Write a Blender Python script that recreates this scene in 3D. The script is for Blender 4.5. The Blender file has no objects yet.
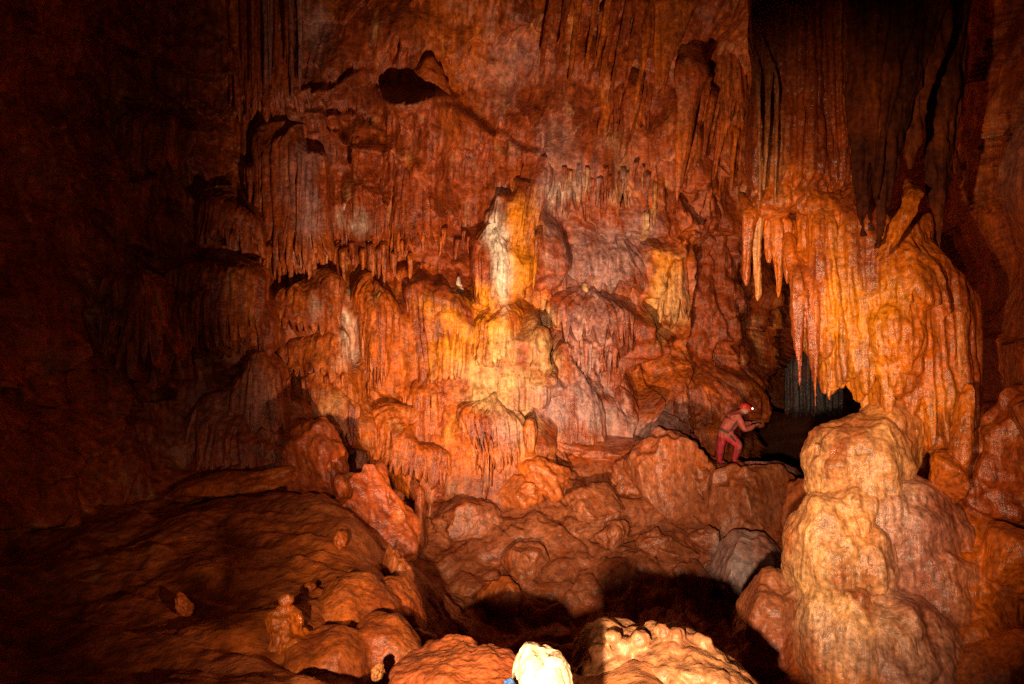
import bpy, bmesh, math, random
import numpy as np
from mathutils import Vector, Matrix

SC = bpy.context.scene
COL = SC.collection
F = 683.0          # focal length of the photograph in its own pixels (24 mm lens)

def P(px, py, Y):
    """a point of the cave at distance Y, sighted from the photographer's place (the origin)"""
    return np.array([(px - 512.0) / F * Y, Y, (342.0 - py) / F * Y])

# ------------------------------------------------------------------ noise
_rs = np.random.RandomState(7)
_perm = _rs.permutation(512).astype(np.int32)
_perm = np.concatenate([_perm, _perm, _perm])
_g = _rs.normal(size=(512, 3)); _g /= np.linalg.norm(_g, axis=1)[:, None]
_g = _g.astype(np.float32)

def pn(x, y, z, seed=0):
    x = np.asarray(x, np.float32) + seed * 17.13; y = np.asarray(y, np.float32) + seed * 5.71
    z = np.asarray(z, np.float32) - seed * 9.37
    x, y, z = np.broadcast_arrays(x, y, z)
    xi = np.floor(x).astype(np.int32); yi = np.floor(y).astype(np.int32); zi = np.floor(z).astype(np.int32)
    xf = x - xi; yf = y - yi; zf = z - zi
    xi &= 511; yi &= 511; zi &= 511
    u = xf*xf*xf*(xf*(xf*6-15)+10); v = yf*yf*yf*(yf*(yf*6-15)+10); w = zf*zf*zf*(zf*(zf*6-15)+10)
    def h(i, j, k):
        q = _g[_perm[_perm[_perm[(xi+i) & 511] + ((yi+j) & 511)] + ((zi+k) & 511)]]
        return q[..., 0]*(xf-i) + q[..., 1]*(yf-j) + q[..., 2]*(zf-k)
    a = h(0,0,0); a += u*(h(1,0,0)-a)
    b = h(0,1,0); b += u*(h(1,1,0)-b)
    c = h(0,0,1); c += u*(h(1,0,1)-c)
    d = h(0,1,1); d += u*(h(1,1,1)-d)
    a += v*(b-a); c += v*(d-c)
    return (a + w*(c-a)) * 1.6

def fbm(x, y, z, seed=0, oct=4, gain=0.5):
    s = 0; a = 1.0; f = 1.0
    for o in range(oct):
        s = s + a * pn(x*f, y*f, z*f, seed + o); a *= gain; f *= 2.03
    return s

def sstep(a, b, x):
    t = np.clip((x - a) / (b - a), 0, 1); return t*t*(3-2*t)

# ------------------------------------------------------------------ mineral stains (rock colours by place, with some painted shade and highlights)
RUST = (0.30, 0.047, 0.006); ORANGE = (0.55, 0.110, 0.007); OCHRE = (0.70, 0.21, 0.008); BROWN = (0.12, 0.022, 0.007)
BUFF = (0.56, 0.27, 0.095); PURPLE = (0.34, 0.16, 0.135); WHITE = (0.76, 0.60, 0.46); MUD = (0.27, 0.072, 0.026); GREY = (0.33, 0.20, 0.17)
SHADE_BROWN = (0.06, 0.014, 0.005)  # shade of the unlit blades, painted as their rock colour
STAINS = [ # px, py, Y, rx, ry (pixels), colour, strength
 (455,335,17.5, 34,38, OCHRE, 1.0), (490,310,17,20,30,OCHRE,.9), (520,260,17,16,55,OCHRE,.9), (500,250,17,12,50,WHITE,.8),
 (535,205,17,12,18,OCHRE,.7), (500,375,17,40,40,BUFF,.95), (525,445,17,14,35,BUFF,.8), (455,420,17,16,25,ORANGE,.8), (455,430,17,7,18,OCHRE,.8),
 (541,350,17.3,16,30,BUFF,1.0), (354,340,17,9,30,WHITE,.85), (331,310,17,6,18,WHITE,.7), (325,180,17.5,9,85,PURPLE,.7), (330,60,17.5,15,45,PURPLE,.9),
 (362,232,17.8,18,12,WHITE,.5), (595,260,18.5,46,32,PURPLE,.8), (590,330,18.3,36,44,PURPLE,.65), (605,180,18.5,50,26,PURPLE,.5), (612,185,18.5,10,40,BUFF,.7),
 (658,285,19,14,28,OCHRE,1.0), (662,310,19,18,30,BUFF,.7), (640,240,18.8,22,20,PURPLE,.6), (645,215,18.8,6,14,BUFF,.9),
 (575,400,17.8,50,28,PURPLE,.9), (640,425,18.5,60,22,PURPLE,.85), (695,150,18,60,90,RUST,.6), (550,185,18,18,60,PURPLE,.6), (565,195,18,20,12,WHITE,.4),
 (400,130,17.5,80,60,RUST,.5), (340,95,17,50,30,BROWN,.6), (290,110,17,45,80,RUST,.6), (380,370,17,40,50,ORANGE,.6),
 (350,410,16.8,24,22,BUFF,.5), (290,390,16,50,50,ORANGE,.35), (250,400,15.5,50,40,PURPLE,.4), (200,410,14.5,50,50,RUST,.5),
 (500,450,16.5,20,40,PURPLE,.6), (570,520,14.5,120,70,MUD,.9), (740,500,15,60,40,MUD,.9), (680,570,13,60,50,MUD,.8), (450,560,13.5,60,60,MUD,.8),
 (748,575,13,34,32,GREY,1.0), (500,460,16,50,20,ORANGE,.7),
 # hanging flowstone on the right, and the mound below it
 (775,250,8.6,30,60,ORANGE,.9), (810,250,8.4,36,60,ORANGE,.9), (765,140,8.6,6,140,BUFF,.2), (830,330,8.6,40,80,OCHRE,.9), (905,360,8.2,50,75,ORANGE,.9), (960,330,8,22,110,RUST,.9), (900,250,8.2,50,30,ORANGE,.7),
 (805,90,8.6,50,90,RUST,.7), (845,470,7.6,55,60,BUFF,.5), (820,560,7.4,40,60,BUFF,.8), (905,545,7.2,55,55,PURPLE,.45), (840,620,7,50,40,BUFF,.75), (840,640,7,40,25,PURPLE,.5),
 (910,640,7,60,50,PURPLE,.35), (880,700,6.8,60,30,ORANGE,.9), (985,600,7,50,60,ORANGE,.9), (845,520,7.4,18,34,OCHRE,.4), (920,430,8,30,40,OCHRE,.9),
 (650,690,3.5,130,50,BUFF,.25), (290,590,7.5,120,70,ORANGE,.75), (540,665,3,40,40,WHITE,1.0), (650,655,4,70,30,BUFF,.2), (450,672,4,60,20,ORANGE,.5), (1000,470,7,50,60,RUST,.8), (800,412,26,45,25,GREY,.4),
]
def stain(p, tint=None, scale=1.0, tmix=1.0):
    """rock colour at points p (n,3)"""
    x, y, z = p[:,0], p[:,1], p[:,2]
    n1 = fbm(x*.35, y*.35, z*.22, 11, 3)
    st = fbm(x*2.6, y*2.6, z*.22, 15, 3)          # vertical run-off streaks
    n2 = fbm(x*1.6, y*1.6, z*1.6, 21, 3)
    def mix(c, col, t): return c*(1-t[:,None]) + np.array(col, np.float32)*t[:,None]
    c = np.tile(np.array(RUST, np.float32), (len(p),1))
    c = mix(c, ORANGE, sstep(-.2,.6, n1+.7*st)*.65)
    c = mix(c, PURPLE, sstep(.35,1.0, fbm(x*.5,y*.5,z*.4,31,3)+.35*st)*.4)
    c = mix(c, BROWN, sstep(.15,.8, n2+.4*st)*.5)
    c = mix(c, BUFF, sstep(.55,1.0, st+.45*n2)*.4)
    wx = .35*fbm(x*.8,y*.8,z*.8,41,3); wz = .35*fbm(x*.8,y*.8,z*.8,44,3)
    for (sx,sy,Y,rx,ry,col,k) in STAINS:
        q = P(sx,sy,Y); w = Y/F
        dx = (x-q[0]+wx*(Y/18.)*.9)/(rx*w*1.15); dz = (z-q[2]+wz*(Y/18.)*1.2)/(ry*w*1.15); dy = (y-q[1])/(max(rx,ry)*w+1.6)
        d = dx*dx+dz*dz+dy*dy
        m = d < 4
        if not m.any(): continue
        t = np.zeros(len(p), np.float32)
        t[m] = k*sstep(.04,.78,np.exp(-d[m]*1.3)*np.clip(1+.7*st[m]+.5*n2[m]+.25*pn(x[m]*6,y[m]*6,z[m]*.6,27),0,2))
        c = mix(c, col, np.clip(t,0,1))
    s2 = pn(x*8.5, y*8.5, z*.5, 19) + .5*pn(x*17, y*17, z*1.2, 23)
    c = mix(c, BUFF, sstep(.5,1.1,s2+.3*st)*.30)  # fine pale mineral streaks, also painted in as bright flute highlights
    c = c*(1+.22*s2)[:,None]
    if tint is not None:
        c = mix(c, tint, np.clip(np.full(len(p), tmix, np.float32)*np.clip(.85+.3*n2+.35*st,0,1),0,1))
    return np.clip(c*(1+.18*st[:,None]+.12*n2[:,None]), .008, .9)

# ------------------------------------------------------------------ materials
def rock_material(name, fine=9.0, bump=.55, rough=.42, streak=1.0, spec=.5, wet=.4):
    m = bpy.data.materials.new(name); m.use_nodes = True
    nt = m.node_tree; N = nt.nodes; L = nt.links
    b = N['Principled BSDF']
    at = N.new('ShaderNodeVertexColor'); at.layer_name = 'mineral'
    tc = N.new('ShaderNodeTexCoord')
    def mapping(sx, sy, sz):
        mp = N.new('ShaderNodeMapping'); mp.inputs['Scale'].default_value = (sx, sy, sz); L.new(tc.outputs['Object'], mp.inputs['Vector']); return mp
    def noise(mp, scale, det, r=.6, dist=0):
        n = N.new('ShaderNodeTexNoise'); n.inputs['Scale'].default_value = scale; n.inputs['Detail'].default_value = det
        n.inputs['Roughness'].default_value = r; n.inputs['Distortion'].default_value = dist; L.new(mp.outputs[0], n.inputs['Vector']); return n
    iso = mapping(1,1,1); ver = mapping(1,1,.12)
    n1 = noise(iso, fine*1.6, 6, .58, 0); n2 = noise(ver, fine*1.6, 6, .62, .15); n3 = noise(iso, fine*.3, 6, .6)
    vor = N.new('ShaderNodeTexVoronoi'); vor.feature = 'F1'; vor.inputs['Scale'].default_value = fine*2.2; L.new(iso.outputs[0], vor.inputs['Vector'])
    # colour: attribute modulated by grain and streaks
    r1 = N.new('ShaderNodeMapRange'); r1.inputs['From Min'].default_value = .3; r1.inputs['From Max'].default_value = .7
    r1.inputs['To Min'].default_value = .5; r1.inputs['To Max'].default_value = 1.4; L.new(n1.outputs['Fac'], r1.inputs['Value'])
    r2 = N.new('ShaderNodeMapRange'); r2.inputs['From Min'].default_value = .32; r2.inputs['From Max'].default_value = .7
    r2.inputs['To Min'].default_value = 1-.42*streak; r2.inputs['To Max'].default_value = 1+.32*streak; L.new(n2.outputs['Fac'], r2.inputs['Value'])
    mu = N.new('ShaderNodeMath'); mu.operation = 'MULTIPLY'; L.new(r1.outputs[0], mu.inputs[0]); L.new(r2.outputs[0], mu.inputs[1])
    vm = N.new('ShaderNodeVectorMath'); vm.operation = 'SCALE'; L.new(at.outputs['Color'], vm.inputs[0]); L.new(mu.outputs[0], vm.inputs['Scale'])
    # thin pale calcite specks
    sp = N.new('ShaderNodeMapRange'); sp.inputs['From Min'].default_value = .66; sp.inputs['From Max'].default_value = .74; L.new(n3.outputs['Fac'], sp.inputs['Value'])
    sp2 = N.new('ShaderNodeMath'); sp2.operation = 'MULTIPLY'; sp2.inputs[1].default_value = .18; L.new(sp.outputs[0], sp2.inputs[0])
    mx = N.new('ShaderNodeMix'); mx.data_type = 'RGBA'; L.new(sp2.outputs[0], mx.inputs[0]); L.new(vm.outputs[0], mx.inputs[6]); mx.inputs[7].default_value = (.5,.27,.18,1)
    L.new(mx.outputs[2], b.inputs['Base Color'])
    rr = N.new('ShaderNodeMapRange'); rr.inputs['From Min'].default_value = .35; rr.inputs['From Max'].default_value = .65
    rr.inputs['To Min'].default_value = rough-.14; rr.inputs['To Max'].default_value = rough+.22; L.new(n3.outputs['Fac'], rr.inputs['Value'])
    L.new(rr.outputs[0], b.inputs['Roughness']); b.inputs['Specular IOR Level'].default_value = spec*.55
    if wet > 0:
        cw = N.new('ShaderNodeMapRange'); cw.inputs['From Min'].default_value = .44; cw.inputs['From Max'].default_value = .60
        cw.inputs['To Min'].default_value = 0; cw.inputs['To Max'].default_value = wet; L.new(n3.outputs['Fac'], cw.inputs['Value'])
        L.new(cw.outputs[0], b.inputs['Coat Weight']); b.inputs['Coat Roughness'].default_value = .27 if wet < .5 else .2
    a1 = N.new('ShaderNodeMath'); a1.operation = 'MULTIPLY_ADD'; L.new(n2.outputs['Fac'], a1.inputs[0]); a1.inputs[1].default_value = 1.3*streak
    g1 = N.new('ShaderNodeMath'); g1.operation = 'MULTIPLY_ADD'; L.new(n1.outputs['Fac'], g1.inputs[0]); g1.inputs[1].default_value = .75
    g2 = N.new('ShaderNodeMath'); g2.operation = 'MULTIPLY'; L.new(n3.outputs['Fac'], g2.inputs[0]); g2.inputs[1].default_value = 1.6; L.new(g2.outputs[0], g1.inputs[2])
    L.new(g1.outputs[0], a1.inputs[2])
    a2 = N.new('ShaderNodeMath'); a2.operation = 'MULTIPLY_ADD'; L.new(vor.outputs['Distance'], a2.inputs[0]); a2.inputs[1].default_value = -.16; L.new(a1.outputs[0], a2.inputs[2])
    bp = N.new('ShaderNodeBump'); bp.inputs['Strength'].default_value = bump; bp.inputs['Distance'].default_value = .42/fine
    L.new(a2.outputs[0], bp.inputs['Height']); L.new(bp.outputs[0], b.inputs['Normal'])
    if wet > 0: L.new(bp.outputs[0], b.inputs['Coat Normal'])
    return m
M_WALL = rock_material('wall_rock', 5.0, .6, .42)
M_DRIP = rock_material('dripstone', 6.0, .55, .36, 1.2, .6)
M_NEAR = rock_material('near_dripstone', 13.0, .5, .30, 1.0, .6, .7)
M_SHADED = rock_material('shaded_dripstone', 10.0, .5, .8, 1.0, 0, 0)  # matt and dark, so the blades look shaded by colour alone
M_MUD = rock_material('muddy_rock', 5.0, .6, .38, .25, .6)
M_NMUD = rock_material('near_muddy_rock', 13.0, .6, .4, .25, .55)

# ------------------------------------------------------------------ mesh plumbing
def make_mesh(name, v, f):
    me = bpy.data.meshes.new(name)
    v = np.ascontiguousarray(v, np.float32)
    me.vertices.add(len(v)); me.vertices.foreach_set('co', v.ravel())
    if isinstance(f, np.ndarray):
        k = f.shape[1]
        me.loops.add(f.size); me.loops.foreach_set('vertex_index', f.ravel().astype(np.int32))
        me.polygons.add(len(f)); me.polygons.foreach_set('loop_start', np.arange(0, f.size, k, dtype=np.int32))
        me.polygons.foreach_set('loop_total', np.full(len(f), k, np.int32))
        me.update(calc_edges=True)
    else:
        bpy.data.meshes.remove(me); me = bpy.data.meshes.new(name); me.from_pydata(v.tolist(), [], f); me.update()
    return me
def co(me):
    a = np.empty(len(me.vertices)*3, np.float32); me.vertices.foreach_get('co', a); return a.reshape(-1,3)
def nrm(me):
    a = np.empty(len(me.vertices)*3, np.float32); me.vertices.foreach_get('normal', a)
    return a.reshape(-1,3)

def warp(me, s=1.0, a=.3, seed=0):
    """bend a shape so that no two formations keep the same regular outline"""
    p = co(me); x,y,z = (p/s).T
    d = np.stack([fbm(x*.5,y*.5,z*.16,300+7*k,2) for k in range(3)],1); d[:,1] *= .6
    me.vertices.foreach_set('co', (p + d*a*s).astype(np.float32).ravel()); me.update()

def roughen(me, s=1.0, lump=.07, rib=.03, fine=.012, seed=0):
    """weather a surface along its normals; s = size scale (1 for rock about 18 m off)"""
    p = co(me); n = nrm(me); x,y,z = (p/s).T
    side = np.clip(1-np.abs(n[:,2])**2, 0, 1)
    d = lump*fbm(x*1.1,y*1.1,z*.9,50+seed,3)
    r = pn(x*5.2,y*5.2,z*.45,60+seed)
    d += rib*side*(1-np.abs(r)*2.6) + rib*.5*side*pn(x*12,y*12,z*1.2,63+seed)
    d += fine*fbm(x*6,y*6,z*6,70+seed,3)
    me.vertices.foreach_set('co', (p + n*(d*s)[:,None]).astype(np.float32).ravel()); me.update()

def finish(name, me, mat, parent=None, tint=None, tmix=1.0, origin=None):
    c = stain(co(me), tint, tmix=tmix)
    ca = me.color_attributes.new('mineral', 'FLOAT_COLOR', 'POINT')
    ca.data.foreach_set('color', np.concatenate([c, np.ones((len(c),1))],1).astype(np.float32).ravel())
    me.polygons.foreach_set('use_smooth', np.ones(len(me.polygons), bool))
    me.materials.append(mat)
    o = bpy.data.objects.new(name, me); COL.objects.link(o)
    if parent is not None:
        o.parent = parent; o.matrix_parent_inverse = parent.matrix_world.inverted()
    return o
def tag(o, label=None, cat=None, group=None, kind=None):
    if label: o['label'] = label
    if cat: o['category'] = cat
    if group: o['group'] = group
    if kind: o['kind'] = kind
    return o
def empty(name, loc):
    o = bpy.data.objects.new(name, None); COL.objects.link(o); o.location = loc; o.empty_display_size = .2
    o.matrix_world = Matrix.Translation(Vector(loc)); return o
def gridfaces(nr, nc, wrap=False):
    r = np.arange(nr-1)[:,None]*nc; k = nc if wrap else nc-1
    c = np.arange(k)[None,:]; c2 = (c+1) % nc
    return np.stack([r+c, r+c2, r+nc+c2, r+nc+c], -1).reshape(-1,4)

# ---- shapes: all return (verts, quads)
def drape_geo(l, r, t, b, Y, depth=.6, flutes=10, fa=.05, tip=.3, dome=.2, lean=0., taper=1., seed=0, q=1.0, topw=0., back=.5, sq=.75, slope=None):
    """a flowstone curtain: domed head, fluted front, ragged dripping hem; closed all round"""
    w = Y/F; W = (r-l)*w/2; H = (b-t)*w; top = P((l+r)/2, t, Y)
    nth = int(max(28, (r-l)*2.6*q)); nv = int(max(16, (b-t)*.8*q)); rs = np.random.RandomState(seed+101)
    th = np.linspace(0, 2*np.pi, nth, endpoint=False); cx = np.cos(th); sy = np.sin(th)
    front = np.clip(sy, 0, 1)
    u = np.where(sy >= 0, cx, cx)
    ph = flutes*u/2 + .55*pn(u*flutes*.35, seed*3.1, 0., 5)      # flute phase
    cell = np.floor(ph+.5).astype(int)
    hh = rs.uniform(0,1,400)[(cell+200) % 400]; aa = rs.uniform(.5,1.2,400)[(cell+200) % 400]
    R = np.abs(np.cos(np.pi*(ph-0)))                              # 1 in the middle of a flute
    L = 1 - tip*(1-(R**1.3)*(.35+.65*hh)) ; L = np.where(sy < 0, 1-tip*.9, L)
    s = np.linspace(0,1,nv)[:,None]
    dm = np.sqrt(np.clip(1-(1-np.clip(s/dome,0,1))**2, 0, 1)); dm = np.maximum(dm, .02); dmw = topw+(1-topw)*dm
    ww = W*dmw*(1+(taper-1)*s); dd = depth*dm*(.65+.35*s)
    low = sstep(.93, 1.0, s)
    out = fa*(Y/18.)*(R**.55*aa-.6)*sstep(.04,.25,s)*2 * np.where(sy>=-.1,1,.15)
    wob = .03*(Y/18.)*pn(ph*.7, s*3., seed, 9)
    X = top[0] + lean*w*s + ww*cx*(1-.25*low*0) + out*cx*.6
    Yv = top[1] - (dd*np.sign(sy)*np.abs(sy)**sq)*np.where(sy>=0,1,back)*(1-.55*low) - out*front + wob
    if slope is None: slope = rs.uniform(-.3,.3)*(r-l)
    asym = rs.uniform(-.35,.35)
    Z = top[2] - H*s*L + (w*slope*cx + .10*H*pn(cx*1.9, seed*1.7, .3, 12))*(1-s)
    X = X + W*asym*(1-dmw)*(1-s)
    V = np.stack(np.broadcast_arrays(X,Yv,Z), -1)
    caps = []
    for k,(cy,cz) in enumerate(((.45,.02),(1.,.0))):              # fold the hem back underneath
        row = V[-1].copy(); row[:,1] = row[:,1]*(1-cy) + (top[1]+depth*.15)*cy; row[:,2] += cz*H*.6
        if k: row[:,2] = top[2]-H*(1-tip*.9)
        caps.append(row)
    V = np.concatenate([V, np.array(caps)], 0)
    return V.reshape(-1,3), gridfaces(V.shape[0], nth, True)

def spike_geo(px, t, b, Y, wt, lean=0., seed=0, wend=1.2, flat=1., up=False, knob=0.):
    """stalactite (or, with up, stalagmite): wt = half width in pixels at its root"""
    w = Y/F; n = 18; nv = int(max(14, abs(b-t)*.6)); rs = np.random.RandomState(seed+7)
    a = np.linspace(0,2*np.pi,n,endpoint=False); s = np.linspace(0,1,nv)[:,None]
    prof = (1-s)**.8*(wt-wend)+wend
    prof = prof*(1+.12*np.sin(s*19+seed)*(1-s)+.1*pn(s*6, seed*2.3, 0., 3)) + knob*wt*np.exp(-((s-.72)/.14)**2)
    prof = prof*np.sqrt(np.clip((1.005-s)/.06,0,1))
    prof = prof*np.sqrt(np.clip((s+.01)/(.09 if up else .3),0,1))
    if up: prof = prof + wt*.5*np.exp(-s*7)
    rib = 1+.12*np.cos(a*5+seed)+.08*np.cos(a*3+s*6)
    base = P(px, t, Y)
    X = base[0] + w*lean*s**1.2 + prof*w*rib*np.cos(a) + w*(min(1.2,wt*.1) if up else 1.2)*np.sin(s*5+seed)*(s*.8)
    Yv = base[1] + prof*w*rib*np.sin(a)*flat + (.03 if up else .045)*Y*np.clip(1-s/.35,0,1)**1.5
    Z = base[2] - (b-t)*w*s + 0*a
    V = np.stack(np.broadcast_arrays(X,Yv,Z), -1)
    f = gridfaces(nv, n, True)
    return V.reshape(-1,3), f

def sphere_geo(sub=5):
    bm = bmesh.new(); bmesh.ops.create_icosphere(bm, subdivisions=sub, radius=1)
    v = np.array([x.co[:] for x in bm.verts], np.float32); f = np.array([[x.index for x in q.verts] for q in bm.faces], np.int32); bm.free(); return v, f
_SPH = {}
def lump_geo(px, py, Y, rx, ry, rd=None, seed=0, cut=0, tilt=0., sub=5, amp=.22, sq=1.):
    """boulder / nodule: rx, ry half sizes in pixels, rd half depth in metres, cut = number of broken flat faces"""
    if sub not in _SPH: _SPH[sub] = sphere_geo(sub)
    v, f = _SPH[sub]; v = v.copy(); rs = np.random.RandomState(seed+31)
    if sq != 1: v = np.sign(v)*np.abs(v)**sq; 
    nn = v/np.linalg.norm(v,axis=1)[:,None]
    v = v*(1+amp*fbm(nn[:,0]*1.3,nn[:,1]*1.3,nn[:,2]*1.3,200+seed,3)[:,None])
    for k in range(cut):
        d = rs.normal(size=3); d[1] -= .4; d /= np.linalg.norm(d); h = rs.uniform(.5,.85)
        e = v@d - h; m = e > 0; v[m] -= (e[m]*.9)[:,None]*d
    w = Y/F; rd = rd if rd is not None else (rx+ry)/2*w
    v = v*np.array([rx*w, rd, ry*w]); c, s_ = math.cos(math.radians(tilt)), math.sin(math.radians(tilt))
    v = np.stack([v[:,0]*c - v[:,2]*s_, v[:,1], v[:,0]*s_ + v[:,2]*c], 1)
    return v + P(px,py,Y), f

def fuse(name, parts, voxel, smooth=3):
    """melt several closed shapes into one continuous flowstone surface"""
    bm = bmesh.new()
    for v, f in parts:
        me = make_mesh('t', v, f); bm.from_mesh(me); bpy.data.meshes.remove(me)
    bmesh.ops.holes_fill(bm, edges=[e for e in bm.edges if e.is_boundary], sides=0)
    bmesh.ops.triangulate(bm, faces=[q for q in bm.faces if len(q.verts) > 4])
    me = bpy.data.meshes.new(name); bm.to_mesh(me); bm.free()
    o = bpy.data.objects.new(name, me); COL.objects.link(o)
    m = o.modifiers.new('r', 'REMESH'); m.mode = 'VOXEL'; m.voxel_size = voxel; m.adaptivity = 0
    if smooth:
        m2 = o.modifiers.new('s', 'SMOOTH'); m2.iterations = smooth; m2.factor = .5
    dg = bpy.context.evaluated_depsgraph_get()
    out = bpy.data.meshes.new_from_object(o.evaluated_get(dg)); bpy.data.objects.remove(o); bpy.data.meshes.remove(me)
    # keep only the connected body, no crumbs
    n = len(out.vertices); e = np.empty(len(out.edges)*2, np.int32); out.edges.foreach_get('vertices', e); e = e.reshape(-1,2)
    lab = np.arange(n)
    while True:
        m_ = np.minimum(lab[e[:,0]], lab[e[:,1]]); new = lab.copy(); np.minimum.at(new, e[:,0], m_); np.minimum.at(new, e[:,1], m_); new = new[new]
        if (new == lab).all(): break
        lab = new
    cnt = np.bincount(lab, minlength=n); bad = cnt[lab] < .12*cnt.max()
    if bad.any():
        bm = bmesh.new(); bm.from_mesh(out); bm.verts.ensure_lookup_table()
        bmesh.ops.delete(bm, geom=[bm.verts[i] for i in np.nonzero(bad)[0]], context='VERTS'); bm.to_mesh(out); bm.free()
    return out

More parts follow.
